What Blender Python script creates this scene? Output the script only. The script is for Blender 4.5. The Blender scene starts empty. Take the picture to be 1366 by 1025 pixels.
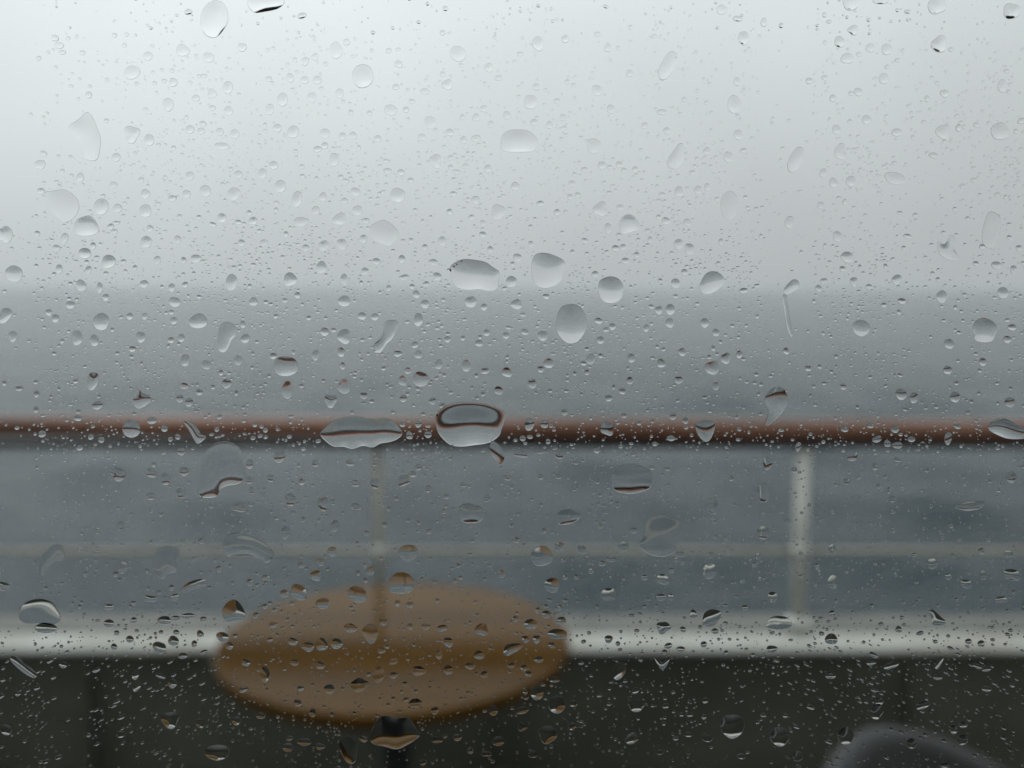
import bpy, bmesh, math, random
import numpy as np
from mathutils import Vector
R = math.radians
random.seed(11); rng = np.random.default_rng(11)
sc = bpy.context.scene
C = sc.collection

# ------------------------------------------------------------ camera
FPX = 1200.0; PITCH = R(6.18); CAMZ = 1.6
PANE_Y = 0.130; PANE_T = 0.006                      # outer face of the window glass, its thickness
cam = bpy.data.objects.new('camera', bpy.data.cameras.new('camera')); C.objects.link(cam)
cam.location = (0, 0, CAMZ); cam.rotation_euler = (math.pi/2 - PITCH, 0, 0)
cam.data.sensor_width = 36; cam.data.lens = FPX/1366*36
cam.data.clip_start = 0.005; cam.data.clip_end = 12000
cam.data.dof.use_dof = True
cam.data.dof.focus_distance = 0.1288
cam.data.dof.aperture_fstop = 13.8
sc.camera = cam

# ------------------------------------------------------------ sky: overcast, brightest behind cloud ahead and high
world = bpy.data.worlds.new('World'); sc.world = world; world.use_nodes = True
SUN_EL, SUN_AZ = R(50), R(-22)                      # azimuth from +Y towards +X
sun_dir = Vector((math.cos(SUN_EL)*math.sin(SUN_AZ), math.cos(SUN_EL)*math.cos(SUN_AZ), math.sin(SUN_EL)))
def build_world():
    nt = world.node_tree; nt.nodes.clear(); N = nt.nodes.new; L = nt.links.new
    out = N('ShaderNodeOutputWorld'); bg = N('ShaderNodeBackground'); L(bg.outputs[0], out.inputs[0])
    tc = N('ShaderNodeTexCoord'); sep = N('ShaderNodeSeparateXYZ'); L(tc.outputs['Generated'], sep.inputs[0])
    el = N('ShaderNodeMapRange'); el.inputs[1].default_value = 0; el.inputs[2].default_value = 0.75
    el.inputs[3].default_value = 0.60; el.inputs[4].default_value = 1.02; L(sep.outputs['Z'], el.inputs[0])
    dot = N('ShaderNodeVectorMath'); dot.operation = 'DOT_PRODUCT'; L(tc.outputs['Generated'], dot.inputs[0])
    dot.inputs[1].default_value = sun_dir
    gl = N('ShaderNodeMapRange'); gl.interpolation_type = 'SMOOTHSTEP'
    gl.inputs[1].default_value = 0.45; gl.inputs[2].default_value = 1.0; gl.inputs[3].default_value = 0.0; gl.inputs[4].default_value = 0.38
    L(dot.outputs['Value'], gl.inputs[0])
    no = N('ShaderNodeTexNoise'); no.inputs['Scale'].default_value = 2.2; no.inputs['Detail'].default_value = 3
    L(tc.outputs['Generated'], no.inputs['Vector'])
    nm = N('ShaderNodeMapRange'); nm.inputs[1].default_value = 0.3; nm.inputs[2].default_value = 0.7
    nm.inputs[3].default_value = 0.93; nm.inputs[4].default_value = 1.07; L(no.outputs[0], nm.inputs[0])
    ad = N('ShaderNodeMath'); ad.operation = 'ADD'; L(el.outputs[0], ad.inputs[0]); L(gl.outputs[0], ad.inputs[1])
    mu = N('ShaderNodeMath'); mu.operation = 'MULTIPLY'; L(ad.outputs[0], mu.inputs[0]); L(nm.outputs[0], mu.inputs[1])
    bg.inputs[0].default_value = (0.905, 1.0, 1.02, 1)
    sky = N('ShaderNodeTexSky'); sky.sky_type = 'NISHITA'; sky.sun_disc = False
    sky.sun_elevation = SUN_EL; sky.sun_rotation = SUN_AZ; sky.dust_density = 8; sky.air_density = 2
    hs = N('ShaderNodeHueSaturation'); hs.inputs['Saturation'].default_value = 0.0; hs.inputs['Value'].default_value = 0.02
    L(sky.outputs[0], hs.inputs['Color'])
    mx = N('ShaderNodeMix'); mx.data_type = 'RGBA'; mx.blend_type = 'ADD'; mx.inputs[0].default_value = 0.3
    tint = N('ShaderNodeVectorMath'); tint.operation = 'SCALE'; tint.inputs[0].default_value = (0.95, 1.0, 1.01)
    L(mu.outputs[0], tint.inputs['Scale']); L(tint.outputs[0], mx.inputs[6]); L(hs.outputs[0], mx.inputs[7])
    L(mx.outputs[2], bg.inputs[0]); bg.inputs[1].default_value = 0.84
build_world()

sun = bpy.data.objects.new('sun', bpy.data.lights.new('sun', 'SUN')); C.objects.link(sun)
sun.data.energy = 0.3; sun.data.angle = R(25); sun.data.color = (1, 0.98, 0.95)
sun.rotation_euler = sun_dir.to_track_quat('Z', 'Y').to_euler()
sc.view_settings.view_transform = 'Standard'; sc.view_settings.look = 'None'
sc.view_settings.exposure = 0.0; sc.view_settings.gamma = 1
cy = sc.cycles
cy.max_bounces = 14; cy.transmission_bounces = 12; cy.transparent_max_bounces = 12
cy.diffuse_bounces = 3; cy.glossy_bounces = 5; cy.volume_bounces = 1
cy.sample_clamp_indirect = 6
cy.use_denoising = True

# ------------------------------------------------------------ helpers
def px_dir(u, v):
    x, y = (u-683)/FPX, (512.5-v)/FPX
    return np.array((x, math.cos(PITCH)+y*math.sin(PITCH), -math.sin(PITCH)+y*math.cos(PITCH)))
def at_y(u, v, Y):                                   # photo pixel -> point on the plane y = Y
    d = px_dir(u, v); k = Y/d[1]
    return Vector((d[0]*k, Y, CAMZ+d[2]*k))
def at_z(u, v, Z):
    d = px_dir(u, v); k = (Z-CAMZ)/d[2]
    return Vector((d[0]*k, d[1]*k, Z))
def on_pane(u, v):                                   # photo pixel -> (x, z) on the outer glass face, bent by the glass
    d = px_dir(u, v); tx, tz = d[0]/d[1], d[2]/d[1]
    t = math.hypot(tx, tz) or 1e-9; s = math.sin(math.atan(t))/1.5; t2 = s/math.sqrt(1-s*s)
    k = (PANE_Y-PANE_T) + PANE_T*t2/t
    return tx*k, tz*k+CAMZ
def mat(name, col=(.5,.5,.5), rough=.5, metal=0, **kw):
    m = bpy.data.materials.new(name); m.use_nodes = True
    p = m.node_tree.nodes['Principled BSDF']
    p.inputs['Base Color'].default_value = (*col, 1); p.inputs['Roughness'].default_value = rough
    p.inputs['Metallic'].default_value = metal
    for k, v in kw.items(): p.inputs[k.replace('_', ' ')].default_value = v
    return m
def noisy(m, c1, c2, scale=5, detail=4, stretch=(1,1,1), bump=0.0, bdist=0.002, rlo=None, rhi=None):
    nt = m.node_tree; N = nt.nodes.new; L = nt.links.new; p = nt.nodes['Principled BSDF']
    tc = N('ShaderNodeTexCoord'); mp = N('ShaderNodeMapping'); mp.inputs['Scale'].default_value = stretch
    L(tc.outputs['Object'], mp.inputs[0])
    n = N('ShaderNodeTexNoise'); n.inputs['Scale'].default_value = scale; n.inputs['Detail'].default_value = detail
    L(mp.outputs[0], n.inputs['Vector'])
    r = N('ShaderNodeValToRGB'); r.color_ramp.elements[0].position = .35; r.color_ramp.elements[1].position = .68
    r.color_ramp.elements[0].color = (*c1, 1); r.color_ramp.elements[1].color = (*c2, 1)
    L(n.outputs[0], r.inputs[0]); L(r.outputs[0], p.inputs['Base Color'])
    if rlo is not None:
        q = N('ShaderNodeMapRange'); q.inputs[3].default_value = rlo; q.inputs[4].default_value = rhi
        L(n.outputs[0], q.inputs[0]); L(q.outputs[0], p.inputs['Roughness'])
    if bump:
        b = N('ShaderNodeBump'); b.inputs['Strength'].default_value = bump; b.inputs['Distance'].default_value = bdist
        L(n.outputs[0], b.inputs['Height']); L(b.outputs[0], p.inputs['Normal'])
    return m
def link(name, me, m, parent=None, smooth=False):
    o = bpy.data.objects.new(name, me); C.objects.link(o)
    if m: me.materials.append(m)
    if smooth:
        me.polygons.foreach_set('use_smooth', [True]*len(me.polygons))
    if parent: o.parent = parent
    return o
def obj(name, bm, m, parent=None, smooth=False, loc=None):
    bmesh.ops.recalc_face_normals(bm, faces=bm.faces)
    me = bpy.data.meshes.new(name); bm.to_mesh(me); bm.free()
    o = link(name, me, m, parent, smooth)
    if loc: o.location = loc
    return o
def thing(name, label, cat, loc=(0,0,0), rz=0, group=None):
    o = bpy.data.objects.new(name, None); C.objects.link(o); o.location = loc; o.rotation_euler.z = rz
    o.empty_display_size = .1
    return tag(o, label, cat, group)
def tag(o, label=None, cat=None, group=None, kind=None):
    if label: o['label'] = label
    if cat: o['category'] = cat
    if group: o['group'] = group
    if kind: o['kind'] = kind
    return o
def box(bm, x0, x1, y0, y1, z0, z1, bev=0.0):
    vs = [bm.verts.new(p) for p in ((x0,y0,z0),(x1,y0,z0),(x1,y1,z0),(x0,y1,z0),(x0,y0,z1),(x1,y0,z1),(x1,y1,z1),(x0,y1,z1))]
    fs = [bm.faces.new([vs[i] for i in f]) for f in ((0,3,2,1),(4,5,6,7),(0,1,5,4),(1,2,6,5),(2,3,7,6),(3,0,4,7))]
    if bev:
        es = list({e for f in fs for e in f.edges})
        bmesh.ops.bevel(bm, geom=es, offset=bev, segments=2, affect='EDGES', profile=.5)
def tube(bm, pts, rad, n=16, closed=False):
    pts = [Vector(p) for p in pts]; rings = []
    rad = rad if isinstance(rad, (list, tuple)) else [rad]*len(pts)
    for i, p in enumerate(pts):
        a = pts[(i-1) % len(pts)] if closed else pts[max(i-1, 0)]
        b = pts[(i+1) % len(pts)] if closed else pts[min(i+1, len(pts)-1)]
        t = (b-a).normalized(); s = t.cross(Vector((0,0,1)))
        if s.length < .01: s = t.cross(Vector((0,1,0)))
        s.normalize(); q = s.cross(t)
        rings.append([bm.verts.new(p+(s*math.cos(2*math.pi*k/n)+q*math.sin(2*math.pi*k/n))*rad[i]) for k in range(n)])
    m = len(rings)
    for i in range(m if closed else m-1):
        A, B = rings[i], rings[(i+1) % m]
        for k in range(n): bm.faces.new((A[k], A[(k+1) % n], B[(k+1) % n], B[k]))
    if not closed: bm.faces.new(rings[0][::-1]); bm.faces.new(rings[-1])
def lathe(bm, prof, n=64, sx=1, sy=1):
    rings = [[bm.verts.new((r*sx*math.cos(2*math.pi*k/n), r*sy*math.sin(2*math.pi*k/n), z)) for k in range(n)] for r, z in prof]
    for A, B in zip(rings, rings[1:]):
        for k in range(n): bm.faces.new((A[k], A[(k+1) % n], B[(k+1) % n], B[k]))
    bm.faces.new(rings[0][::-1]); bm.faces.new(rings[-1])
def prism_x(bm, prof, x0, x1):                        # (y, z) outline drawn out along x
    A = [bm.verts.new((x0, y, z)) for y, z in prof]; B = [bm.verts.new((x1, y, z)) for y, z in prof]
    n = len(prof)
    for k in range(n): bm.faces.new((A[k], A[(k+1) % n], B[(k+1) % n], B[k]))
    bm.faces.new(A[::-1]); bm.faces.new(B)

# ------------------------------------------------------------ materials
M_white = noisy(mat('white_ship_paint', rough=.38), (.50,.49,.44), (.72,.73,.69), 3.5, 6, (.7,1,4), .15, .002)
M_gutter = noisy(mat('wet_grey_paint', rough=.65), (.15,.152,.138), (.22,.22,.20), 5, 5, (1,1,1), .1)
M_bulwark = noisy(mat('dark_bulwark_paint', rough=.5), (.080,.081,.065), (.115,.116,.095), 2.5, 5, (1,1,2), .2, .003)
M_post = noisy(mat('railing_paint', rough=.35), (.68,.68,.63), (.78,.78,.73), 8, 4)
M_midrail = noisy(mat('weathered_rail_paint', rough=.35), (.36,.34,.28), (.46,.44,.37), 8, 4)
M_teak = noisy(mat('varnished_teak', rough=.3), (.13,.053,.030), (.26,.122,.076), 9, 6, (.15,1,1), .2, .001)
M_table = mat('wet_table_wood', rough=.13)
M_deck = noisy(mat('deck_paint', rough=.5), (.035,.038,.033), (.055,.059,.052), 3, 6, (1,1,1), .3, .002, .35, .6)
M_metal = mat('dark_metal', (.035,.035,.038), .45, .3)
M_ceil = noisy(mat('stand_in_hood_dark', rough=.6), (.055,.055,.068), (.075,.075,.09), 2)
M_cabin = noisy(mat('cabin_lining', rough=.7), (.05,.045,.04), (.07,.06,.05), 3)
M_hull = noisy(mat('hull_paint', rough=.45), (.5,.5,.49), (.62,.62,.6), 1)
M_wicker = noisy(mat('grey_woven_resin', rough=.6), (.032,.034,.034), (.05,.052,.052), 60, 2, (1,1,3), .5, .002)
M_cush = noisy(mat('black_cushion', rough=.9), (.008,.008,.010), (.014,.014,.016), 30)
def table_mat():
    nt = M_table.node_tree; N = nt.nodes.new; L = nt.links.new; p = nt.nodes['Principled BSDF']; p.inputs['Specular IOR Level'].default_value = .07
    tc = N('ShaderNodeTexCoord'); sp = N('ShaderNodeSeparateXYZ'); L(tc.outputs['Object'], sp.inputs[0])
    pl = N('ShaderNodeMath'); pl.operation = 'MULTIPLY'; pl.inputs[1].default_value = 11; L(sp.outputs['Y'], pl.inputs[0])
    fl = N('ShaderNodeMath'); fl.operation = 'FLOOR'; L(pl.outputs[0], fl.inputs[0])
    wn = N('ShaderNodeTexWhiteNoise'); wn.noise_dimensions = '1D'; L(fl.outputs[0], wn.inputs['W'])
    mp = N('ShaderNodeMapping'); mp.inputs['Scale'].default_value = (1.5, 22, 22); L(tc.outputs['Object'], mp.inputs[0])
    n = N('ShaderNodeTexNoise'); n.inputs['Scale'].default_value = 3; n.inputs['Detail'].default_value = 6; L(mp.outputs[0], n.inputs['Vector'])
    a = N('ShaderNodeMath'); a.operation = 'MULTIPLY_ADD'; a.inputs[1].default_value = .35; L(wn.outputs[0], a.inputs[0]); L(n.outputs[0], a.inputs[2])
    r = N('ShaderNodeValToRGB'); e = r.color_ramp.elements
    e[0].position = .35; e[0].color = (.056,.027,.003,1); e[1].position = .95; e[1].color = (.122,.060,.009,1)
    L(a.outputs[0], r.inputs[0]); L(r.outputs[0], p.inputs['Base Color'])
table_mat()
def glass(name, ior, col=(1,1,1)):
    m = bpy.data.materials.new(name); m.use_nodes = True; nt = m.node_tree; nt.nodes.clear()
    g = nt.nodes.new('ShaderNodeBsdfGlass'); g.inputs['IOR'].default_value = ior; g.inputs['Roughness'].default_value = 0
    g.inputs['Color'].default_value = (*col, 1); o = nt.nodes.new('ShaderNodeOutputMaterial')
    nt.links.new(g.outputs[0], o.inputs[0]); return m
M_glass = glass('window_glass', 1.5, (.99,1,1))
M_water = glass('rain_water', 1.333)

# ------------------------------------------------------------ the sea
def build_sea():
    nr, na = 330, 560
    rr = 6*(3250/6)**(np.arange(nr)/(nr-1))
    # angular grid: two thirds of the spokes ahead of the ship
    a1 = np.linspace(R(30), R(150), 380, endpoint=False); a2 = np.linspace(R(150), R(390), na-380, endpoint=False)
    aa = np.concatenate((a1, a2))
    r, a = np.meshgrid(rr, aa, indexing='ij'); x = r*np.cos(a); y = r*np.sin(a); z = np.zeros_like(x)
    sp = r*(math.log(3250/6)/nr)
    g = np.random.default_rng(5)
    for k in range(46):
        lam = 1.5*(15/1.5)**(k/45); th = R(62)+g.normal(0, .5); kk = 2*math.pi/lam
        ph = g.uniform(0, 6.28); amp = .0075*lam**.95*g.uniform(.6, 1.3)/1.3
        w = np.clip((lam/sp-3)/3, 0, 1)
        q = np.sin(kk*(x*math.cos(th)+y*math.sin(th))+ph+.6*np.sin(kk*.23*(y*math.cos(th)-x*math.sin(th))+ph*2))
        z += amp*w*q
    z -= 11.0
    co = np.stack((x, y, z), -1).reshape(-1, 3)
    co = np.vstack((co, [[0, 0, -11.0]]))
    i, j = np.meshgrid(np.arange(nr-1), np.arange(na), indexing='ij'); j2 = (j+1) % na
    f = np.stack((i*na+j, (i+1)*na+j, (i+1)*na+j2, i*na+j2), -1).reshape(-1, 4)
    me = bpy.data.meshes.new('sea')
    faces = f.tolist() + [(nr*na, k, (k+1) % na) for k in range(na)]
    me.from_pydata(co.tolist(), [], faces)
    m = mat('sea_water', (.006,.023,.031), .12, IOR=1.333, Specular_IOR_Level=.30)
    nt = m.node_tree; N = nt.nodes.new; L = nt.links.new; p = nt.nodes['Principled BSDF']
    tc = N('ShaderNodeTexCoord'); mp = N('ShaderNodeMapping'); mp.inputs['Scale'].default_value = (.6, 1, 1); L(tc.outputs['Object'], mp.inputs[0])
    n = N('ShaderNodeTexNoise'); n.inputs['Scale'].default_value = 1.1; n.inputs['Detail'].default_value = 5; L(mp.outputs[0], n.inputs['Vector'])
    n2 = N('ShaderNodeTexNoise'); n2.inputs['Scale'].default_value = .07; n2.inputs['Detail'].default_value = 3; L(mp.outputs[0], n2.inputs['Vector'])
    b = N('ShaderNodeBump'); b.inputs['Strength'].default_value = .85; b.inputs['Distance'].default_value = .5
    L(n.outputs[0], b.inputs['Height']); L(b.outputs[0], p.inputs['Normal'])
    q = N('ShaderNodeMapRange'); q.inputs[1].default_value = .35; q.inputs[2].default_value = .65; q.inputs[3].default_value = .10; q.inputs[4].default_value = .16
    L(n2.outputs[0], q.inputs[0]); L(q.outputs[0], p.inputs['Roughness'])
    tag(link('sea', me, m, smooth=True), kind='structure')
build_sea()

# ------------------------------------------------------------ the ship
RAIL_Y = 2.88; BW_Y = 2.80; BW_TOP = 0.491
bm = bmesh.new(); box(bm, -7, 7, PANE_Y+.004, 3.03, -.25, 0)
tag(obj('deck', bm, M_deck), kind='structure')
hull = thing('ship_hull', 'pale painted ship side dropping from the open deck to the grey sea', 'ship', (0, 3.06, -11.5))
bm = bmesh.new(); prism_x(bm, [(-.03,11.9), (-.06,11.25), (-.12,9), (-.35,0), (-.6,0), (-.6,11.2), (-.05,11.2)], -7, 7); obj('side_plating', bm, M_hull, hull)
bm = bmesh.new(); box(bm, -7, 7, -.045, .015, 11.14, 11.24, .01); obj('rubbing_strake', bm, M_hull, hull)

bw = thing('bulwark', 'low dark green bulwark with a white capping, below the railing and behind the table', 'bulwark', (0, BW_Y, 0))
bm = bmesh.new(); box(bm, -7, 7, .03, .05, .002, .42); obj('bulwark_plate', bm, M_bulwark, bw)
bm = bmesh.new()                                     # white rounded capping, sloping towards the deck
prism_x(bm, [(.0,.420), (-.010,.424), (-.012,.434), (-.004,.444), (.018,.457), (.040,.468), (.048,.469), (.048,.43), (.03,.420)], -7, 7)
o = obj('capping', bm, M_white, bw)
bm = bmesh.new(); prism_x(bm, [(.050,.40), (.050,.466), (.075,.478), (.165,.489), (.185,.48), (.185,.40)], -7, 7); obj('capping_ledge', bm, M_gutter, bw)
for u in (118, 672, 1215, 1765, -430):
    xx = at_y(u, 950, BW_Y).x
    bm = bmesh.new()
    A = [bm.verts.new((xx-.006, y, z)) for y, z in ((.029,.37), (.0,.37), (-.03,.002), (.029,.002))]
    B = [bm.verts.new((xx+.006, v.co.y, v.co.z)) for v in A]
    for k in range(4): bm.faces.new((A[k], A[(k+1)%4], B[(k+1)%4], B[k]))
    bm.faces.new(A[::-1]); bm.faces.new(B)
    box(bm, xx-.02, xx+.02, -.05, -.032, .002, .04)
    if -50 < u < 1400: obj('stay', bm, M_bulwark, bw)
    else: bm.free()

rail = thing('guard_railing', 'ship railing with a brown wooden handrail on pale posts, standing on the bulwark', 'railing', (0, RAIL_Y, .49))
zr = at_y(683, 572, RAIL_Y).z-.49; zm = at_y(683, 735, RAIL_Y).z-.49
bm = bmesh.new()
n = 29
tube(bm, [(-7+14*k/(n-1), 0, zr-.0045*(-7+14*k/(n-1))) for k in range(n)], .034, 28)
obj('handrail', bm, M_teak, rail, True)
bm = bmesh.new(); tube(bm, [(-7,0,zm), (7,0,zm)], .0095, 14); obj('mid_rail', bm, M_midrail, rail, True)
bm = bmesh.new(); box(bm, -7, 7, -.028, .028, zr-.060, zr-.036); obj('underside_shade_strip', bm, M_metal, rail)  # dark strip added as the shade along the handrail's underside
for u, rad in ((505, .013), (1068, .0215)):
    xx = at_y(u, 700, RAIL_Y).x
    bm = bmesh.new()
    tube(bm, [(xx,0,.0), (xx,0,zr-.058)], rad, 20)
    p = obj('post', bm, M_post if u > 683 else M_midrail, rail, True)
    p['label'] = 'slender greyish post' if u < 683 else 'thicker whitish post'
    bm = bmesh.new(); lathe(bm, [(.045,.0), (.045,.008), (.03,.014), (rad+.001,.022)], 24)
    for v in bm.verts: v.co.x += xx
    obj('post_base', bm, M_post, p, True)
    bm = bmesh.new(); tube(bm, [(xx,0,zm-.02), (xx,0,zm+.02)], rad+.004, 18); obj('rail_clamp', bm, M_post, p, True)

oh = thing('stand_in_hood', 'unseen dark hood over the window, added so raindrop rims catch something dark', 'hood', (0, PANE_Y+.004, 1.95))  # unseen stand-in for the deck above, shaped to darken drops and leave posts lit
bm = bmesh.new(); prism_x(bm, [(0,.0), (.60,-.012), (.60,-.028), (.615,-.028), (.615,.0), (0,.02)], -1.7, 1.7); obj('stand_in_hood_plate', bm, M_ceil, oh)
for q in (-1.66, -.84, .84, 1.66):
    bm = bmesh.new(); tube(bm, [(q,.002,-.2), (q,.50,-.02)], .009, 10); obj('stand_in_hood_brace', bm, M_ceil, oh, True)

# cabin round the camera, with the window opening
WX, WZ0, WZ1 = .42, 1.28, 1.90
cab = thing('cabin', 'dim lined ship cabin holding the rain covered window', 'cabin', (0, 0, 0))
y0, y1 = PANE_Y-.03, PANE_Y-.006
bm = bmesh.new()
for a in ((-7,-WX-.03,0,2.72), (WX+.03,7,0,2.72), (-WX-.03,WX+.03,0,WZ0-.03), (-WX-.03,WX+.03,WZ1+.03,2.72)):
    box(bm, a[0], a[1], y0, y1, a[2], a[3])
obj('bulkhead', bm, M_cabin, cab)
bm = bmesh.new()
for a in ((-7,-WX-.03,.002,2.72), (WX+.03,7,.002,2.72), (-WX-.03,WX+.03,.002,WZ0-.03), (-WX-.03,WX+.03,WZ1+.03,2.72)):
    box(bm, a[0], a[1], y1+.001, PANE_Y+.003, a[2], a[3])
obj('outer_plating', bm, M_white, cab)
bm = bmesh.new(); box(bm, -2.5, 2.5, -3.2, -3.1, 0, 2.5); box(bm, -2.6, -2.5, -3.2, y0-.002, 0, 2.5); box(bm, 2.5, 2.6, -3.2, y0-.002, 0, 2.5); obj('lining', bm, M_cabin, cab)
bm = bmesh.new(); box(bm, -2.6, 2.6, -3.2, y0-.002, 2.502, 2.6); obj('cabin_ceiling', bm, M_cabin, cab)
bm = bmesh.new(); box(bm, -7, 7, -3.3, .20, 2.722, 2.80, .01); obj('cabin_roof', bm, M_white, cab)
bm = bmesh.new(); box(bm, -2.6, 2.6, -3.2, y0-.002, -.1, -.002); obj('cabin_floor', bm, M_cabin, cab)
win = thing('cabin_window', 'clear cabin window pane wet with rain, looking over the deck', 'window', (0, PANE_Y, 1.59))
bm = bmesh.new(); box(bm, -WX, WX, -PANE_T, 0, WZ0-1.59, WZ1-1.59); obj('pane', bm, M_glass, win)
bm = bmesh.new(); a, b, w = WZ0-1.59, WZ1-1.59, .029
for q in ((-WX-w,-WX-.0005,a-w,b+w), (WX+.0005,WX+w,a-w,b+w), (-WX-.0003,WX+.0003,a-w,a-.0005), (-WX-.0003,WX+.0003,b+.0005,b+w)):
    box(bm, q[0], q[1], -.036, .008, q[2], q[3])
obj('window_frame', bm, M_metal, win)

# ------------------------------------------------------------ table and chair
TZ = .75
pN, pF = at_z(522, 955, TZ), at_z(522, 776, TZ)
cx = at_z(522, 866, TZ).x; cyy = (pN.y+pF.y)/2; ry = (pF.y-pN.y)/2
rx = (at_z(764, 868, TZ).x-at_z(280, 868, TZ).x)/2
tb = thing('table', 'round varnished brown wooden table, wet, standing on the deck before the bulwark', 'table', (cx, cyy, 0))
bm = bmesh.new(); lathe(bm, [(.96,.716), (.988,.72), (1.0,.728), (1.0,.740), (.994,.747), (.98,.75)], 96, rx, ry); obj('tabletop', bm, M_table, tb, False)
bm = bmesh.new(); lathe(bm, [(.9,.698), (.9,.714)], 64, rx*.97, ry*.97); obj('apron', bm, M_metal, tb)
bm = bmesh.new(); lathe(bm, [(.045,.03), (.04,.06), (.036,.12), (.036,.66), (.06,.696)], 24); obj('pedestal', bm, M_metal, tb, True)
bm = bmesh.new(); lathe(bm, [(.24,.001), (.245,.008), (.23,.02), (.06,.032)], 40); obj('foot_plate', bm, M_metal, tb, True)

ch = thing('tub_chair', 'grey woven tub chair with a black cushion, at the lower right by the bulwark', 'chair', (.80, 1.375, 0), R(120))
def arc_shell(r0, r1, z0, ztop, a0, a1, n=40):
    bm = bmesh.new(); prev = None
    for k in range(n+1):
        t = k/n; a = a0+(a1-a0)*t; zt = ztop-.24*abs(2*t-1)**1.6; c, s = math.cos(a), math.sin(a)
        prof = [(r0,z0), (r0,zt-.02), (r0+.012,zt-.004), ((r0+r1)/2,zt), (r1-.012,zt-.004), (r1,zt-.02), (r1-.02,z0)]
        ring = [bm.verts.new((r*c, r*s*1.02, z)) for r, z in prof]
        if prev:
            for q in range(len(prof)): bm.faces.new((prev[q], prev[(q+1) % len(prof)], ring[(q+1) % len(prof)], ring[q]))
        else: bm.faces.new(ring)
        prev = ring
    bm.faces.new(prev[::-1]); return bm
obj('backrest', arc_shell(.235, .29, .22, .775, R(-112), R(112)), M_wicker, ch, True)
bm = bmesh.new(); lathe(bm, [(.2,.40), (.228,.42), (.232,.45), (.21,.475), (.1,.48)], 40); obj('cushion', bm, M_cush, ch, True)
bm = bmesh.new(); lathe(bm, [(.22,.33), (.231,.34), (.231,.395)], 40); obj('seat_frame', bm, M_wicker, ch, True)
for a in (45, 135, 225, 315):
    bm = bmesh.new(); tube(bm, [(.21*math.cos(R(a)), .21*math.sin(R(a)), .33), (.25*math.cos(R(a)), .25*math.sin(R(a)), .002)], [.02, .013], 12); obj('leg', bm, M_metal, ch, True)

# ------------------------------------------------------------ rain on the glass
MMPX = 0.128/FPX                                     # metres on the glass per photo pixel
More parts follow.
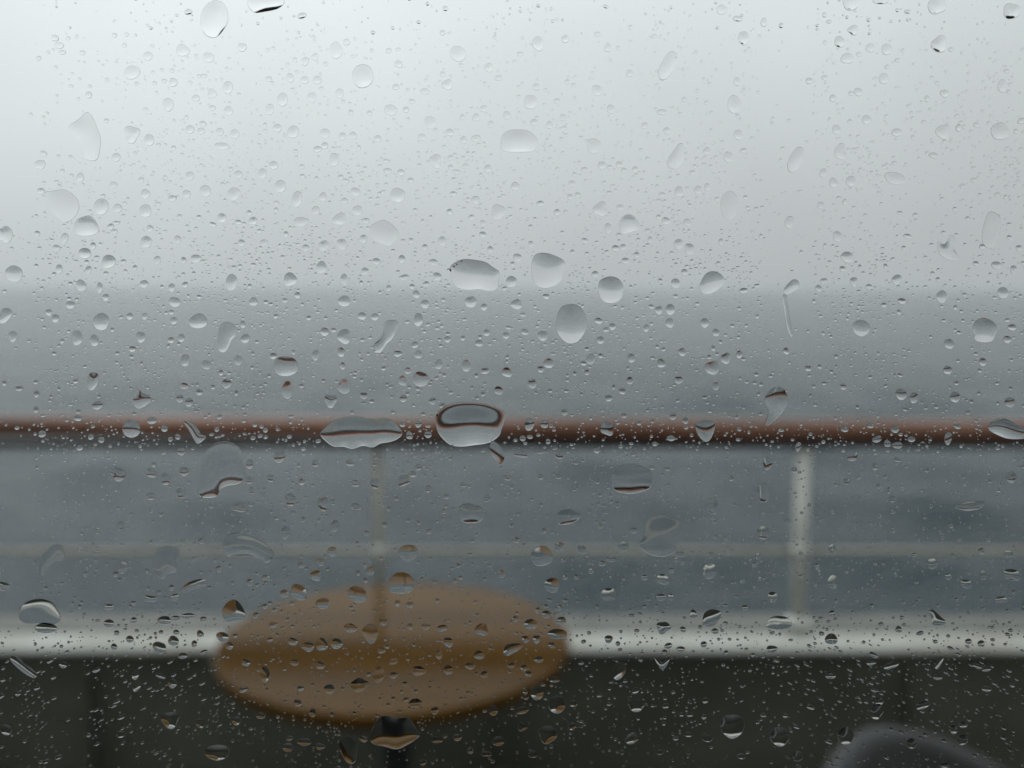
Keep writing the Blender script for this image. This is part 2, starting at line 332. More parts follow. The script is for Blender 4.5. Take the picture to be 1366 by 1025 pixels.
# name, label, outline in photo pixels, edge slope (deg), sag, flatness length (px), bumpiness
BIG = [
 ('mitten-shaped drop', 'broad mitten-shaped raindrop over the horizon, widest drop in the pale upper half', [(600,358),(606,351),(618,346),(634,347),(648,350),(658,357),(666,363),(665,374),(664,383),(657,388),(648,388),(640,386),(628,387),(616,386),(607,381),(602,371)], 22, .25, 0, .1),
 ('wide-shouldered drop', 'large raindrop with a wide square shoulder at its upper right, over the horizon', [(712,343),(718,338),(730,338),(742,342),(751,347),(754,352),(752,362),(750,372),(742,380),(732,384),(722,384),(714,379),(710,368),(709,354)], 22, .25, 0, .1),
 ('acorn-shaped drop', 'acorn-shaped raindrop with a dark upper half, over the horizon right of centre', [(798,384),(800,375),(808,370),(816,369),(825,372),(831,380),(831,390),(828,399),(820,404),(809,404),(802,399),(799,392)], 24, .2, 0, .04),
 ('egg-shaped drop', 'tall egg-shaped grey raindrop with a bright lower rim, just below the horizon', [(742,430),(744,418),(750,409),(761,406),(772,408),(779,416),(782,428),(781,440),(776,450),(768,457),(758,458),(749,452),(743,442)], 22, .35, 0, .04),
 ('tilted lens drop', 'tilted lens-shaped raindrop crossing the horizon, right of the acorn-shaped drop', [(933,382),(936,374),(941,366),(949,362),(959,364),(966,372),(963,381),(954,389),(943,393),(935,389)], 24, .2, 0, .06),
 ('flat-bottomed dome drop', 'wide dome-shaped raindrop with a flat bottom edge on the pale sky', [(668,190),(670,181),(677,175),(688,173),(702,174),(711,179),(717,187),(716,197),(711,202),(698,203),(682,203),(671,201)], 20, .25, 0, .05),
 ('ring-shaped drop', 'raindrop on the handrail ringed by a dark brown line, with a hanging tail', [(581,562),(583,551),(592,543),(606,538),(626,537),(648,539),(664,545),(674,551),(672,564),(669,573),(667,580),(658,588),(648,592),(634,594),(616,596),(602,594),(592,587),(584,576)], 24, .5, 0, .08),
 ('long almond drop', 'long almond-shaped raindrop across the handrail above the slender post', [(427,580),(433,571),(444,562),(458,557),(478,556),(496,559),(514,558),(526,563),(534,572),(537,579),(530,586),(519,590),(507,592),(497,597),(484,595),(470,599),(458,596),(446,596),(436,590)], 18, .15, 15, .2),
 ('hanging tail drop', 'narrow curved raindrop hanging below the ring-shaped drop', [(655,589),(659,589),(665,593),(671,600),(673,609),(671,617),(667,620),(662,614),(656,607),(653,598)], 20, .1, 0, .1),
 ('large clear patch', 'large clear patch of water with a dark curved line along its bottom, under the handrail', [(280,597),(288,591),(302,589),(315,594),(322,602),(323,616),(326,626),(325,640),(316,646),(304,648),(294,653),(290,662),(278,664),(266,662),(263,650),(267,636),(268,620),(273,606)], 17, .9, 14, .35),
 ('pointed top drop', 'squat raindrop with a sharply pointed top, above the left end of the handrail', [(182,516),(190,524),(199,528),(202,534),(196,540),(186,545),(179,541),(177,533),(183,528)], 20, .2, 0, .1),
 ('shield-shaped drop', 'pale shield-shaped raindrop near the left edge of the sky', [(60,258),(70,255),(84,253),(95,258),(104,268),(105,280),(98,291),(88,297),(77,290),(67,279)], 11, .2, 0, .15),
 ('helmet-shaped drop', 'helmet-shaped raindrop with a dark cap, touching the lower right of the shield-shaped drop', [(99,302),(103,293),(112,289),(121,288),(128,296),(132,307),(126,313),(113,315),(102,312)], 22, .2, 0, .1),
 ('pale fan drop', 'pale fan-shaped raindrop with a thin dark crescent on its right, far left of sky', [(92,170),(104,160),(116,150),(124,158),(129,170),(134,184),(133,200),(129,213),(118,214),(110,205),(104,190)], 14, .1, 0, .3),
 ('tall faint drop', 'tall faint raindrop with a dark slanting crescent at its foot, top left of sky', [(274,8),(284,1),(296,3),(303,14),(304,28),(298,40),(288,50),(276,48),(268,36),(268,20)], 21, .1, 0, .2),
 ('dark-footed top drop', 'wide raindrop with a ragged dark foot at the top edge, left of centre', [(330,0),(340,-8),(360,-10),(376,-6),(379,4),(370,12),(352,16),(340,17),(332,10)], 22, .3, 0, .25),
 ('bowl-bottomed drop', 'rounded raindrop with a pointed lower left tip, among small drops left of centre sky', [(494,304),(500,298),(512,294),(522,299),(530,307),(532,314),(527,322),(521,328),(508,325),(497,318)], 14, .25, 0, .15),
 ('tent-shaped drop', 'tent-shaped raindrop with a slanting base, right of centre below the flat-bottomed dome drop', [(826,301),(829,291),(838,286),(847,290),(852,298),(852,306),(844,309),(830,312)], 22, .2, 0, .1),
 ('leaf-shaped drop', 'upright leaf-shaped pale raindrop on the right half of the sky', [(961,274),(964,262),(973,255),(982,261),(984,274),(981,286),(972,293),(965,288)], 12, .2, 0, .1),
 ('long pale smear', 'long upright pale smear of water with dark specks down its left side', [(1318,285),(1325,283),(1334,290),(1335,305),(1330,320),(1322,331),(1313,328),(1310,315),(1313,298)], 13, .15, 12, .3),
 ('beaked drop', 'irregular beaked raindrop with a dark hook inside, right side of the sky', [(1252,322),(1260,326),(1268,314),(1274,320),(1273,332),(1279,343),(1271,348),(1258,343),(1251,334)], 22, .3, 0, .7),
 ('bean-shaped drop', 'bean-shaped raindrop curving down to the left, below the horizon left of centre', [(292,440),(297,431),(307,430),(315,437),(315,446),(309,454),(305,463),(300,470),(292,468),(290,458)], 20, .5, 0, .1),
 ('two-lobed drop', 'two-lobed raindrop like a slanting boot, below the horizon left of the egg-shaped drop', [(513,430),(523,427),(531,430),(529,441),(523,452),(515,460),(508,470),(500,470),(498,461),(506,453),(511,444)], 18, .4, 0, .15),
 ('brown-capped drop', 'round raindrop with a thin broken brown line along its top, left of centre', [(366,490),(368,480),(376,476),(389,477),(397,484),(397,494),(390,500),(380,502),(370,499)], 21, .25, 0, .15),
 ('right shield drop', 'large shield-shaped grey raindrop with bright bottom, near the right edge below the horizon', [(1298,436),(1302,428),(1312,424),(1323,428),(1330,436),(1328,447),(1323,455),(1312,457),(1301,454),(1299,445)], 22, .3, 0, .1),
 ('right round grey drop', 'round faint grey raindrop below the horizon, left of the right shield drop', [(1137,436),(1141,429),(1150,427),(1158,431),(1161,439),(1156,446),(1149,449),(1141,445)], 17, .3, 0, .05),
 ('brown-spotted drop', 'long slanting raindrop with a dark brown spot at its upper left, above the handrail', [(1020,532),(1026,522),(1037,516),(1046,520),(1051,532),(1047,545),(1038,556),(1027,566),(1021,566),(1024,552),(1023,542)], 20, -.3, 0, .2),
 ('top-shaped drop', 'spinning-top-shaped raindrop on the handrail, pointing down', [(928,567),(934,562),(944,561),(953,564),(954,570),(951,580),(946,588),(940,589),(933,583),(929,575)], 21, .1, 10, .08),
 ('left handrail drop', 'round raindrop with a dark line across it, near the left end of handrail', [(163,571),(168,563),(175,560),(184,565),(187,574),(184,581),(175,584),(166,580)], 21, .1, 0, .06),
 ('notched handrail drop', 'notched hooked raindrop crossing the handrail, left of the almond drop', [(245,563),(251,562),(259,567),(265,574),(268,580),(275,582),(271,588),(263,592),(258,585),(252,574)], 20, .1, 0, .2),
 ('right end brown drop', 'dark brown ragged raindrop at the right end of the handrail', [(1318,572),(1324,562),(1338,558),(1350,563),(1362,570),(1372,574),(1370,584),(1350,586),(1334,582)], 24, -.2, 0, .4),
 ('barrel-shaped drop', 'barrel-shaped clear raindrop with a brown line along its bottom, under the handrail right of centre', [(815,641),(818,629),(827,622),(841,619),(857,622),(868,629),(871,641),(867,651),(856,656),(840,659),(824,656),(817,650)], 17, .45, 12, .2),
 ('hooded drop', 'large clear hood-shaped raindrop with a wavy lower half, over the mid rail', [(858,716),(858,700),(866,690),(880,686),(893,690),(905,694),(911,702),(908,712),(902,722),(903,732),(897,738),(884,743),(868,740),(856,732),(853,724)], 17, .4, 13, .3),
 ('saddle-shaped patch', 'wide saddle-shaped clear patch of water on the mid rail at left', [(296,729),(303,715),(318,711),(335,714),(350,722),(364,735),(364,744),(355,751),(346,746),(334,742),(318,742),(302,741)], 14, .6, 12, .3),
 ('crumpled patch', 'crumpled square patch of clear water left of the saddle-shaped patch', [(203,752),(206,741),(211,731),(224,728),(238,731),(240,741),(236,752),(236,762),(226,765),(216,772),(206,764)], 15, .4, 10, .7),
 ('arched smear', 'arched pale smear of water with a thin leg, left end of the mid rail', [(56,742),(64,732),(76,726),(84,731),(86,742),(82,748),(72,750),(62,760),(54,776),(52,764)], 18, .2, 8, .6),
 ('shell-shaped drop', 'big shell-shaped raindrop with a pale swirl, over the white capping at far left', [(26,826),(27,812),(36,803),(52,799),(68,803),(77,815),(80,828),(70,834),(52,832),(36,832)], 11, -.3, 0, .9),
 ('broken-fan drop', 'fan-shaped raindrop split brown and black, at the upper left rim of the table', [(296,816),(302,805),(312,800),(320,805),(327,818),(325,826),(312,830),(300,828)], 24, .2, 0, .5),
 ('slanting sliver drop', 'slanting bright-edged sliver of water above the white capping at left', [(242,786),(250,778),(264,773),(275,774),(275,781),(262,786),(250,790),(243,790)], 24, .1, 0, .3),
 ('mushroom drop', 'mushroom-cap raindrop showing table wood, with the post line through it, top of table', [(518,781),(522,770),(531,764),(543,765),(551,773),(552,784),(545,791),(530,792),(520,789)], 20, .4, 0, .12),
 ('small mushroom drop', 'half-moon raindrop brown above and grey below, on the mid rail by the slender post', [(531,738),(535,730),(545,727),(555,730),(558,737),(553,745),(545,749),(536,745)], 20, .3, 0, .1),
 ('bottom tray drop', 'biggest raindrop at the bottom, dark above with wavy wood-coloured stripes along its base', [(494,986),(498,970),(506,958),(516,955),(530,958),(545,958),(553,968),(560,980),(556,986),(540,996),(528,1000),(512,996),(498,993)], 24, .55, 12, .3),
 ('bottom right dark drop', 'large dark round raindrop with a white foot, below the white capping at right', [(962,964),(966,956),(976,954),(988,956),(993,964),(992,974),(985,983),(975,986),(966,980),(962,972)], 24, .4, 0, .15),
 ('bottom left slab drop', 'wide low dark raindrop with a wood-coloured foot, lower left under the table', [(273,1002),(280,996),(292,994),(303,997),(305,1005),(300,1012),(288,1015),(276,1010)], 24, .4, 0, .1),
 ('slanting bright streak', 'slanting bright streak of water on the dark bulwark at far left', [(14,876),(22,876),(32,884),(42,892),(49,900),(46,905),(36,901),(24,892),(15,883)], 27, .1, 0, .1),
 ('triangle drop', 'triangular raindrop half black half grey, on white capping left of the thicker post', [(937,828),(940,818),(949,813),(961,816),(961,824),(955,833),(946,837),(938,834)], 25, .2, 0, .1),
 ('eye-shaped drop', 'blurry eye-shaped raindrop with a dark pupil at the foot of the thicker post', [(1022,836),(1026,826),(1036,822),(1050,824),(1057,832),(1052,838),(1036,840)], 9, .0, 0, .3),
 ('slipper drop', 'slipper-shaped raindrop with black toe, over the capping near the right edge', [(1239,816),(1245,814),(1254,822),(1262,830),(1256,835),(1245,834),(1243,825)], 26, .1, 0, .3),
 ('trail-headed drop', 'slanted raindrop at the head of a thin vertical trail, right of the horizon centre', [(1045,388),(1050,380),(1058,373),(1065,375),(1066,383),(1058,389),(1049,393)], 20, .2, 0, .1),
 ('falling thin trail', 'thin upright trail of water running down from the slanted trail-headed drop', [(1044,396),(1049,394),(1051,405),(1053,420),(1056,436),(1057,448),(1054,448),(1050,436),(1047,418)], 14, .1, 0, .2),
 ('bottom V drop', 'small V-shaped bright smear of water just under the white capping, right of the table', [(873,876),(879,882),(884,885),(892,875),(893,882),(886,893),(882,893),(876,885)], 28, .1, 0, .4),
 ('kidney drop', 'kidney-shaped raindrop with a dark underside on the right part of table', [(672,872),(674,862),(684,858),(697,860),(694,866),(686,871),(678,875)], 24, .2, 0, .2),
]
# x, y, width, height in photo pixels: drops read off the photograph
SPOTS = """176 97 20 19;176 179 20 22;199 187 14 15;53 220 15 12;135 276 19 22;157 278 11 12;194 282 16 17;194 259 12 12;249 259 11 10;274 255 15 15;312 259 17 17;374 249 15 16;350 232 11 14;318 233 10 11;253 235 11 12;396 266 13 22;431 263 10 12;421 281 10 12;296 291 13 12;338 295 11 11;453 293 17 16;401 296 20 12;195 323 15 16;237 320 9 11;200 305 9 9;322 324 10 9;352 324 10 9;432 328 14 14;408 331 10 9;113 338 17 14;86 318 10 14;7 313 18 24;305 148 13 11;283 125 12 12;304 117 13 17;261 131 10 9;231 110 11 12;377 133 14 18;360 146 10 15;224 140 14 18;253 173 12 11;268 175 10 9;293 176 11 9;313 179 13 12;391 176 15 17;434 178 14 12;370 171 12 10;296 195 20 9;446 213 13 18;365 221 11 11;107 237 10 12;151 247 10 9;406 107 11 10;423 107 11 11;387 104 10 12;448 67 17 22;407 82 10 11;420 76 9 9;323 63 12 11;197 75 12 12;244 67 18 16;278 77 14 14;79 61 12 9;416 130 12 13;453 125 11 13;155 210 11 11;58 205 9 8
611 72 21 21;484 102 30 30;532 86 10 10;652 90 12 12;597 113 14 14;567 122 12 8;718 58 15 20;754 52 10 10;811 64 10 10;891 87 20 40;797 121 13 14;708 136 18 19;521 147 18 14;645 145 9 9;635 157 10 10;676 154 10 11;574 164 15 18;655 166 9 9;600 177 11 9;635 185 12 10;618 187 9 10;471 181 10 10;457 182 9 10;563 183 10 9;504 185 9 9;751 157 9 9;733 167 9 10;815 146 11 12;860 168 10 8;840 98 10 9;792 195 19 20;902 210 18 36;581 215 15 19;535 230 10 8;651 225 10 10;621 222 9 7;803 221 11 10;826 220 9 9;687 249 12 11;763 245 9 8;847 226 8 8;530 261 20 19;474 256 12 12;477 281 13 13;634 267 10 12;801 279 18 19;664 283 20 19;827 277 9 8;811 305 9 14;888 295 11 10;906 256 12 14;883 260 9 7;456 326 13 15;485 319 10 11;590 322 11 13;629 290 8 7;644 298 8 8;548 321 7 7;654 333 9 8;905 326 12 14;831 330 9 8;780 321 9 7;867 320 7 8;708 326 7 9
992 51 15 18;980 140 18 24;985 180 13 12;1130 78 17 14;1138 40 14 13;1161 64 12 12;1183 66 14 15;1253 59 21 22;1179 105 12 15;1145 123 11 11;1350 15 22 22;1250 8 25 22;1135 3 22 22;1175 0 20 12;1120 56 14 15;963 13 14 13;1019 30 9 11;1335 175 23 24;1337 115 12 17;1258 176 19 19;1156 160 12 12;1116 173 13 11;1196 177 14 10;1121 203 16 21;972 210 12 15;943 202 10 10;1112 244 12 12;1135 242 13 14;1194 238 28 16;1098 231 9 12;909 256 14 15;931 254 10 11;943 250 8 10;1117 315 12 14;917 297 10 10;920 333 13 16;1130 343 17 14;1062 212 18 35;1095 274 9 9;1359 331 8 8;1053 297 12 16;1260 125 12 10;983 109 9 11;1111 131 9 9
145 349 19 18;18 365 23 22;108 381 14 15;309 377 17 20;387 373 18 18;429 357 14 16;261 345 14 11;192 379 12 10;210 347 9 11;79 359 9 12;118 360 8 11;133 384 8 14;233 403 16 13;94 407 12 10;338 403 12 11;135 429 21 23;265 429 24 20;103 451 16 18;126 454 13 14;65 417 9 9;74 425 10 11;188 450 12 15;242 451 10 10;228 454 9 8;327 452 13 11;459 449 18 19;433 443 12 11;459 402 17 14;421 474 11 13;247 481 12 16;275 487 13 12;318 481 11 13;383 520 15 22;124 508 16 22;302 512 13 12;246 515 12 8;459 516 16 20;130 541 15 11;441 535 15 18;252 537 11 11;240 532 10 10;193 422 8 9;173 422 9 9;232 428 9 10;141 397 9 9;7 421 17 20;17 449 12 14;455 470 10 13;203 561 14 9;247 380 8 8;229 384 9 11;380 401 8 6;56 579 11 9;135 587 9 8;219 572 9 9;227 586 7 7;237 583 7 8;121 583 8 8;104 558 11 8;157 632 21 17;202 631 14 13;221 639 13 16;246 629 13 12;241 658 14 13;242 602 12 10;373 609 15 16;431 672 16 18;387 667 16 16;319 677 22 12;201 662 12 10;361 638 10 10;421 618 10 9;332 641 10 9;333 619 11 12
682 376 15 15;628 403 16 15;689 406 15 13;459 373 10 15;583 369 13 10;567 406 11 12;555 393 10 10;487 362 10 10;502 349 11 9;536 346 10 10;578 350 12 9;690 344 12 11;539 370 14 7;483 422 12 10;500 423 11 9;558 427 12 18;646 410 9 9;724 448 14 13;649 444 9 9;675 448 9 9;700 443 10 8;639 458 11 9;597 453 9 8;901 378 12 13;894 413 12 15;879 414 10 11;893 431 11 13;817 436 9 9;801 454 10 10;862 438 8 10;558 473 10 11;530 472 12 8;622 488 12 16;561 505 20 21;676 497 14 13;732 485 14 13;585 486 10 13;537 508 11 14;710 512 12 12;665 521 12 11;788 479 12 14;842 478 10 12;882 485 11 12;840 508 9 10;812 531 10 9;830 522 10 8;753 550 9 8;905 507 12 10;577 535 10 9;538 532 10 9;485 528 10 9;457 488 8 10;647 495 12 8;721 493 9 9;706 566 13 17;726 566 11 10;810 573 16 20;697 585 8 8;731 589 7 7;558 566 9 9;571 580 10 9;546 581 9 11;539 641 21 14;500 645 13 14;627 685 36 26;467 618 13 8;695 606 19 9;746 608 12 8;721 603 12 5;618 647 10 6;474 645 12 9;757 690 36 18;650 665 10 9;475 676 15 8;823 673 9 9;721 636 8 7;745 636 10 6
1092 385 9 9;1099 375 9 8;1139 376 10 13;1196 373 13 13;1329 354 13 10;1352 360 9 11;1256 396 14 17;1338 391 14 16;1350 437 11 9;1344 453 11 10;1266 459 13 14;1264 494 12 11;940 431 11 13;955 444 10 10;910 470 10 11;968 478 13 15;950 491 18 20;986 473 9 10;955 515 9 11;1125 516 9 8;1311 483 10 11;1202 526 15 15;1219 531 12 14;1274 530 14 14;1347 537 14 13;1137 608 15 15;1194 573 11 10;1170 586 13 9;1216 586 10 8;1197 594 14 9;1184 592 10 9;1265 585 10 17;1065 596 8 13;1161 568 10 7;1277 569 11 6;1024 618 14 17;1018 658 17 27;950 675 18 22;1167 623 9 9;1349 637 15 14;1130 642 8 9;1295 675 40 12
164 757 12 17;233 797 14 9;200 799 20 9;4 782 16 12;62 838 30 14;145 810 14 8;145 832 14 11;219 828 18 12;234 825 12 7;251 822 18 8;178 828 9 8;271 826 9 7;231 855 15 13;213 864 18 16;173 853 10 10;297 850 17 13;267 846 10 9;259 859 8 9;152 863 9 8;84 887 11 9;244 875 13 8;214 902 14 6;227 960 24 22;268 965 14 12;8 974 15 15;161 980 13 9;181 900 9 16;183 915 9 18;230 912 12 13;315 962 12 12;353 900 14 20;411 863 17 13;429 860 16 17;449 859 15 15;390 856 13 11;431 805 20 14;398 790 20 24;379 792 12 10;427 750 10 9;402 754 9 8;355 771 12 7;333 777 9 9;421 768 16 14;364 834 12 8;328 884 12 10;427 888 13 11;393 884 12 9;439 920 14 13;397 938 11 10;417 951 9 12;348 955 12 9;406 990 18 11;384 997 14 12;427 996 12 9;443 736 12 14;381 711 12 17;446 702 12 15;130 708 9 8;129 738 10 7;160 702 10 12;341 821 9 8;306 862 10 10
494 762 12 11;477 793 28 20;722 742 28 28;736 781 22 18;669 766 9 10;746 730 13 13;776 733 12 12;832 729 14 13;815 746 13 8;812 793 20 18;884 773 18 14;882 797 14 9;895 797 8 9;884 837 18 16;812 853 11 11;749 828 13 10;729 820 13 10;688 826 9 8;708 833 18 14;743 846 26 14;643 840 18 17;467 838 18 12;494 845 20 26;511 830 11 10;568 836 12 8;590 838 14 9;598 857 14 13;547 836 9 8;547 807 10 8;530 805 8 8;701 853 10 10;716 853 11 11;736 861 10 8;639 874 14 12;509 868 11 8;558 895 19 13;598 894 12 13;627 889 13 9;646 900 10 10;719 880 13 8;705 899 9 8;682 888 10 7;525 882 11 10;525 901 11 9;479 914 26 17;505 900 16 22;554 938 18 12;580 948 11 10;658 948 12 14;716 925 18 18;696 948 18 10;743 940 24 22;740 907 14 8;826 896 16 24;849 941 22 18;731 980 24 24;665 989 16 13;583 987 16 9;610 984 12 9;485 986 12 9;465 1000 24 36;843 985 18 15;711 1006 14 10;649 1006 14 8;564 1017 10 9;765 939 11 9;763 969 10 11;586 874 9 12;697 970 12 12;888 942 9 8
947 762 21 20;1111 777 15 18;1031 797 14 15;925 820 10 12;1289 779 17 11;1350 767 24 16;1312 767 11 12;1244 752 16 14;1336 800 18 8;1110 819 9 9;1109 853 17 15;1030 866 15 10;1199 840 9 9;939 860 9 8;908 866 12 7;911 840 8 8;1108 902 15 8;1189 888 22 9;1162 885 14 6;1292 856 9 8;1309 859 10 9;1251 904 13 7;1253 884 8 20;1316 919 14 8;1316 893 12 7;1128 982 22 24;1169 951 18 20;1040 983 26 26;1216 992 14 15;1231 941 20 11;1284 987 15 15;1272 973 12 12;1285 967 12 9;1018 711 18 18;1110 732 12 12;905 704 14 20;948 740 8 9;907 739 12 8;1345 739 13 10;1064 1009 14 14;1260 1021 14 8;1173 936 11 12;944 985 14 10;989 1009 12 8"""
SPOTS = [tuple(float(q) for q in s.split()) for line in SPOTS.split('\n') for s in line.split(';')]

def radial_topology(nr, ns):
    tris = [(0, 1+j, 1+(j+1) % ns) for j in range(ns)]
    for i in range(nr-1):
        a, b = 1+i*ns, 1+(i+1)*ns
        for j in range(ns):
            j2 = (j+1) % ns; tris += [(a+j, b+j, b+j2), (a+j, b+j2, a+j2)]
    return tris
def smooth_loop(P, n):
    P = np.array(P, float); N = len(P); out = []
    for i in range(N):                                # closed Catmull-Rom
        p0, p1, p2, p3 = P[i-1], P[i], P[(i+1) % N], P[(i+2) % N]
        for t in np.arange(0, 1, .1):
            out.append(.5*((2*p1)+(-p0+p2)*t+(2*p0-5*p1+4*p2-p3)*t*t+(-p0+3*p1-3*p2+p3)*t**3))
    out = np.array(out); d = np.r_[0, np.cumsum(np.linalg.norm(np.diff(np.vstack((out, out[:1])), axis=0), axis=1))]
    s = np.linspace(0, d[-1], n, endpoint=False); o2 = np.vstack((out, out[:1]))
    return np.stack((np.interp(s, d, o2[:, 0]), np.interp(s, d, o2[:, 1])), 1)
def poisson_drop(poly, slope, sag, flat, bumpy, nr=16, ns=64, seed=0, foot=0):
    """Water surface over an outline (photo pixels): the capillary equation solved on a radial mesh."""
    B = smooth_loop(poly, ns); c = B.mean(0)
    g = np.random.default_rng(seed)
    ts = 1-(1-np.arange(1, nr+1)/nr)**1.35
    P = [c] + [c+(b-c)*t for t in ts for b in B]; P = np.array(P)
    tris = np.array(radial_topology(nr, ns)); n = len(P)
    K = np.zeros((n, n)); F = np.zeros(n)
    size = math.sqrt(abs(np.sum(B[:,0]*np.roll(B[:,1],-1)-np.roll(B[:,0],-1)*B[:,1]))/2)
    hgt = (P[:,1]-c[1])/(size*.5)
    f = 1+sag*hgt
    for _ in range(5):
        k = g.normal(0, 3.2/size, 2); f = f+bumpy*.8*np.sin(P@k+g.uniform(0, 6.28))
    for t in tris:
        p = P[t]; e = np.array([p[2]-p[1], p[0]-p[2], p[1]-p[0]])
        A = abs(e[0][0]*e[1][1]-e[0][1]*e[1][0])/2
        if A < 1e-9: continue
        K[np.ix_(t, t)] += e@e.T/(4*A)
        F[t] += A/3*f[t].mean()
        if flat: K[t, t] += A/3/flat**2
    inner = np.arange(n-ns); h = np.zeros(n)
    h[inner] = np.linalg.solve(K[np.ix_(inner, inner)], F[inner])
    h = np.maximum(h, 0)
    if foot:                                         # the upper rim tapers out to a thin concave film
        q = np.clip(h/h.max(), 0, 1); tt = np.clip((P[:,1]-P[:,1].min())/(np.ptp(P[:,1])*.75), 0, 1)
        h = h*(q**(1.1*(1-tt*tt*(3-2*tt))*foot))
    hb = h[n-2*ns:n-ns]; w = np.linalg.norm(P[n-ns:]-P[n-2*ns:n-ns], axis=1)
    h *= math.tan(R(slope))/np.percentile(hb/np.maximum(w, .05), 85)
    return P, h, tris
def cap_drop(u, v, w, hh, slope, sag=.2, rough=.08, tilt=0, nr=7, ns=26, g=rng):
    ph = np.arange(ns)*2*math.pi/ns
    r = np.ones(ns)
    for k, s in ((1, .6), (2, .9), (3, .8), (4, .3), (5, .2)):
        r += rough*s*g.normal()*np.cos(k*ph+g.uniform(0, 6.28))
    r = np.clip(r, .6, 1.5)
    B = np.stack((r*np.cos(ph)*w/2, r*np.sin(ph)*hh/2), 1)
    if tilt:
        ct, st = math.cos(tilt), math.sin(tilt); B = B@np.array(((ct, st), (-st, ct)))
    ts = 1-(1-np.arange(1, nr+1)/nr)**1.3
    P = [(0, 0)] + [tuple(b*t) for t in ts for b in B]; P = np.array(P)
    T = np.r_[0, np.repeat(ts, ns)]
    H = math.tan(R(slope))*min(w, hh)/4
    h = H*(1-T**2)**(1.28 if v < 330 else 1.1)*(1+sag*P[:,1]/(hh/2)*.8)
    P = P+(u, v)
    return P, h, radial_topology(nr, ns)
def drop_mesh(P, h, tris):
    """verts (x, y, z) on the glass, tris; a closed solid: domed outside, flat against the pane."""
    X = np.array([on_pane(*p) for p in P])
    y = PANE_Y+.00002
    top = np.stack((X[:,0], y+.00002+h*MMPX, X[:,1]), 1)
    bot = np.stack((X[:,0], np.full(len(X), y), X[:,1]), 1)
    return top, bot
def solid(name, P, h, tris, ns):
    top, bot = drop_mesh(P, h, tris); n = len(top)
    cen = np.array((top[:,0].mean(), PANE_Y, top[:,2].mean()))
    rim = list(range(n-ns, n))
    V = np.vstack((top, bot[rim]))-cen               # the flat back is one polygon
    bi = list(range(n, n+ns))
    faces = [tuple(int(q) for q in t) for t in tris]
    faces += [(rim[(k+1) % ns], rim[k], bi[k], bi[(k+1) % ns]) for k in range(ns)]
    faces += [tuple(bi[::-1])]
    me = bpy.data.meshes.new(name); me.from_pydata(V.tolist(), [], faces)
    # photo v runs downwards, so flip to point outwards
    bmm = bmesh.new(); bmm.from_mesh(me); bmesh.ops.recalc_face_normals(bmm, faces=bmm.faces)
    for f_ in bmm.faces: f_.smooth = len(f_.verts) < 5
    for e_ in bmm.edges:
        if any(len(q.verts) > 4 for q in e_.link_faces): e_.smooth = False
    bmm.to_mesh(me); bmm.free()
    o = bpy.data.objects.new(name, me); C.objects.link(o); me.materials.append(M_water)
    o.location = cen
    return o
GROUP = 'raindrops on the window glass'
anchors = []; taken = []
for i, (short, label, poly, slope, sag, flat, bumpy) in enumerate(BIG):
    nr, ns = 16, 64
    P, h, tris = poisson_drop(poly, slope, sag, flat, bumpy*.5, nr, ns, seed=i+3, foot=1 if short == 'ring-shaped drop' else .5 if 'patch' in short or short in ('hooded drop', 'long almond drop') else .22 if poly[0][1] < 330 else 0)
    nm = 'water_patch' if ('patch' in short or 'smear' in short or 'trail' in short and 'head' not in short) else 'raindrop'
    o = solid(nm, P, h, tris, ns)
    tag(o, label, 'water patch' if nm == 'water_patch' else 'raindrop', GROUP if nm == 'raindrop' else 'water patches and trails on the window glass')
    q = np.array(poly, float); c = q.mean(0); e = q.max(0)-q.min(0)
    anchors.append((short, c)); taken.append((c[0], c[1], e[0]/2, e[1]/2))
# the measured drops: the largest become things of their own, the rest join the fine drops
sp = []
for s in SPOTS:
    if not any(((s[0]-t[0])/(t[2]+s[2]*.35))**2+((s[1]-t[1])/(t[3]+s[3]*.35))**2 < .7 for t in taken):
        sp.append(s); taken.append((s[0], s[1], s[2]/2, s[3]/2))
sp.sort(key=lambda s: -s[2]*s[3])
N_IND = 300-len(BIG)
def slope_for(u, v):
    return float(np.clip(rng.normal(19.5, 3.2), 13, 27))*(min(1, .7+.3*v/330) if v > 60 else 1.05)
def wording(s):
    w, h = s[2], s[3]
    size = 'medium' if w*h > 330 else 'small' if w*h > 160 else 'tiny'
    shape = 'upright' if h > w*1.22 else 'wide' if w > h*1.3 else 'round'
    return size, shape
used = {}
for s in sp[:N_IND]:
    big = s[2]*s[3] > 260
    ns, nr = (44, 10) if big else (32, 8)
    P, h, tris = cap_drop(*s, slope_for(*s[:2]), sag=.3, rough=.05 if not big else .075,
                          tilt=R(28) if (s[3] > 1.7*s[2]) else (R(-20) if s[0] > 1000 and s[1] > 870 else R(rng.normal(0, 8))), nr=nr, ns=ns)
    o = solid('raindrop', P, h, tris, ns)
    d = [math.hypot(s[0]-a[1][0], s[1]-a[1][1]) for a in anchors]
    k = int(np.argmin(d)); dx, dy = s[0]-anchors[k][1][0], s[1]-anchors[k][1][1]
    ang = math.degrees(math.atan2(-dy, dx)) % 360
    side = ['right', 'upper right', 'top', 'upper left', 'left', 'lower left', 'bottom', 'lower right'][int((ang+22.5)//45) % 8]
    used.setdefault((k, side), []).append((d[k], o, wording(s)))
ORD = ['nearest', 'second nearest', 'third nearest', 'fourth nearest', 'fifth nearest', 'sixth nearest', 'seventh nearest', 'eighth nearest', 'ninth nearest', 'tenth nearest', 'eleventh nearest', 'twelfth nearest', 'thirteenth nearest', 'fourteenth nearest', 'fifteenth nearest', 'sixteenth nearest']
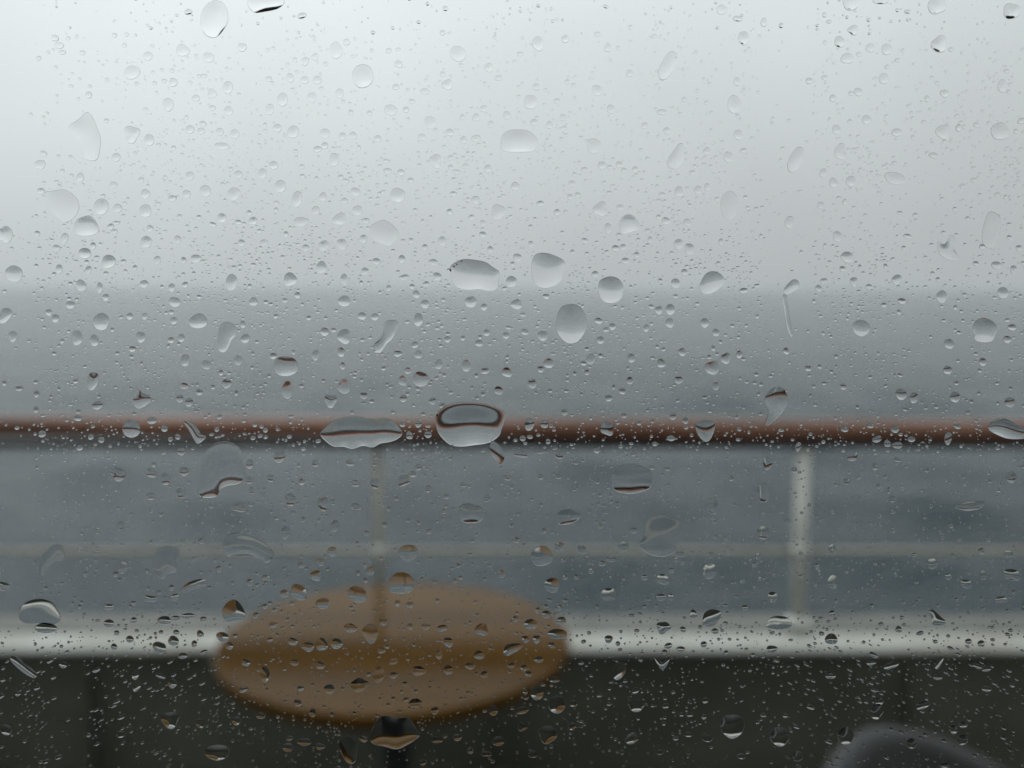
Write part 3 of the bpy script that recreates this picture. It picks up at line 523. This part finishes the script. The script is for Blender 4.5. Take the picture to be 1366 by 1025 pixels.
WHERE = {'right': 'to the right of', 'left': 'to the left of', 'top': 'straight above', 'bottom': 'straight below',
         'upper right': 'above and right of', 'upper left': 'above and left of', 'lower left': 'below and left of', 'lower right': 'below and right of'}
for (k, side), lst in used.items():
    lst.sort(key=lambda q: q[0])
    for r_, (dist, o, (size, shape)) in enumerate(lst):
        tag(o, f'{size} {shape} raindrop, {ORD[min(r_, 15)]} one {WHERE[side]} the {anchors[k][0]}', 'raindrop', GROUP)

# fine drops, in their hundreds: one object
def fine_density(u, v):
    d = 1.0
    if v < 260: d = .3+.7*v/260
    if u < 45 and v < 840: d *= .15
    if u < 150 and v < 240: d *= .3
    if 1015 < u < 1085 and v < 520: d *= .22
    if 1195 < u < 1290 and 200 < v < 520: d *= .5
    if v > 560 and v < 600: d *= 1.7
    if 600 <= v < 800: d *= .75
    if 60 < u < 120 and v > 890: d *= .25
    if v > 980: d *= .7
    if 320 < v < 480: d *= 1.25
    if 930 < u < 1060 and v > 900: d *= .5
    return d
V_, F_ = [], []; off = 0
topo = {}
def add_fine(P, h, ns):
    global off
    nr = (len(P)-1)//ns
    key = (nr, ns)
    if key not in topo: topo[key] = np.array(radial_topology(nr, ns))
    tris = topo[key]
    top, bot = drop_mesh(P, h, tris); n = len(top)
    V_.append(np.vstack((top, bot[n-ns:])))
    F_.extend(((t[0]+off, t[2]+off, t[1]+off) if False else (t[0]+off, t[1]+off, t[2]+off)) for t in tris.tolist())
    F_.extend((off+n-ns+(k+1) % ns, off+n-ns+k, off+n+k, off+n+(k+1) % ns) for k in range(ns))
    F_.append(tuple(off+n+k for k in range(ns))[::-1])
    off += n+ns
for s in sp[N_IND:]:
    P, h, _ = cap_drop(*s, slope_for(*s[:2]), sag=.25, rough=.05, tilt=R(rng.normal(0, 8)), nr=6, ns=22); add_fine(P, h, 22)
cells = {}
def near(u, v, r):
    i, j = int(u//24), int(v//24)
    for a in (i-1, i, i+1):
        for b in (j-1, j, j+1):
            for (x, y, q) in cells.get((a, b), ()):
                if (x-u)**2+(y-v)**2 < (q+r+.5)**2: return True
    return False
def put(u, v, r): cells.setdefault((int(u//24), int(v//24)), []).append((u, v, r))
T = np.array(taken)
clusters = rng.uniform((-40, -40), (1406, 1065), (160, 2))
cnt = 0; tries = 0
while cnt < 11500 and tries < 200000:
    tries += 1
    if rng.random() < .2:
        c = clusters[rng.integers(160)]; u, v = c+rng.normal(0, 16, 2)
    else: u, v = rng.uniform(-40, 1406), rng.uniform(-40, 1065)
    if rng.random() > fine_density(u, v)/1.7: continue
    r = float(np.clip(.9*math.exp(rng.normal(.35, .52)), .6, 4.4))
    e = ((u-T[:,0])/(T[:,2]+r+.8))**2+((v-T[:,1])/(T[:,3]+r+.8))**2
    if e.min() < 1 or near(u, v, r): continue
    asp = float(np.clip(rng.normal(1.12, .15), .8, 1.6)); w, hh = 2*r*asp, 2*r/asp**.5
    tl = R(rng.normal(0, 10))
    if v > 860 and u > 1050: tl = R(28); w *= 1.35; hh *= .8
    elif v > 860 and u < 300: tl = R(-28); w *= 1.25; hh *= .8
    ns, nr = (18, 5) if r > 2 else (12, 4)
    P, h, _ = cap_drop(u, v, w, hh, float(np.clip(rng.normal(25, 4), 16, 34))*(min(1, .62+.38*v/330) if v > 45 else 1.15), sag=.2, rough=.03, tilt=tl, nr=nr, ns=ns)
    add_fine(P, h, ns); put(u, v, r); cnt += 1
# the rest of the pane is wet too, outside the photograph
k = 0
while k < 1500:
    u, v = rng.uniform(-2200, 3500), rng.uniform(-1500, 2400)
    if -60 < u < 1426 and -60 < v < 1085: continue
    x, z = on_pane(u, v)
    if abs(x) > WX-.01 or not WZ0+.01 < z < WZ1-.01: continue
    r = float(np.clip(3.2*math.exp(rng.normal(0, .8)), 1, 24))
    P, h, _ = cap_drop(u, v, 2*r, 2*r*rng.uniform(.8, 1.3), 23, sag=.3, rough=.08, nr=5, ns=18); add_fine(P, h, 18); k += 1
V_ = np.vstack(V_)-(0, PANE_Y, CAMZ)
me = bpy.data.meshes.new('fine_raindrops'); me.from_pydata(V_.tolist(), [], F_)
bmm = bmesh.new(); bmm.from_mesh(me); bmesh.ops.recalc_face_normals(bmm, faces=bmm.faces)
for f_ in bmm.faces: f_.smooth = len(f_.verts) < 5
for e_ in bmm.edges:
    if any(len(q.verts) > 4 for q in e_.link_faces): e_.smooth = False
bmm.to_mesh(me); bmm.free()
o = bpy.data.objects.new('fine_raindrops', me); C.objects.link(o); me.materials.append(M_water); o.location = (0, PANE_Y, CAMZ)
tag(o, 'countless fine raindrops speckled all over the window glass', 'fine raindrops', kind='stuff')

# ------------------------------------------------------------ mist over the water
bm = bmesh.new(); box(bm, -3300, 3300, -3300, 3300, -13.5, 3.6)
hz = bpy.data.materials.new('haze'); hz.use_nodes = True; nt = hz.node_tree; nt.nodes.clear()
v = nt.nodes.new('ShaderNodeVolumePrincipled'); oo = nt.nodes.new('ShaderNodeOutputMaterial'); nt.links.new(v.outputs[0], oo.inputs['Volume'])
v.inputs['Color'].default_value = (.93, .97, .985, 1); v.inputs['Density'].default_value = .00040; v.inputs['Anisotropy'].default_value = .2
tag(obj('haze', bm, hz), 'grey rain mist lying over the sea and hiding the horizon', 'mist', kind='stuff')
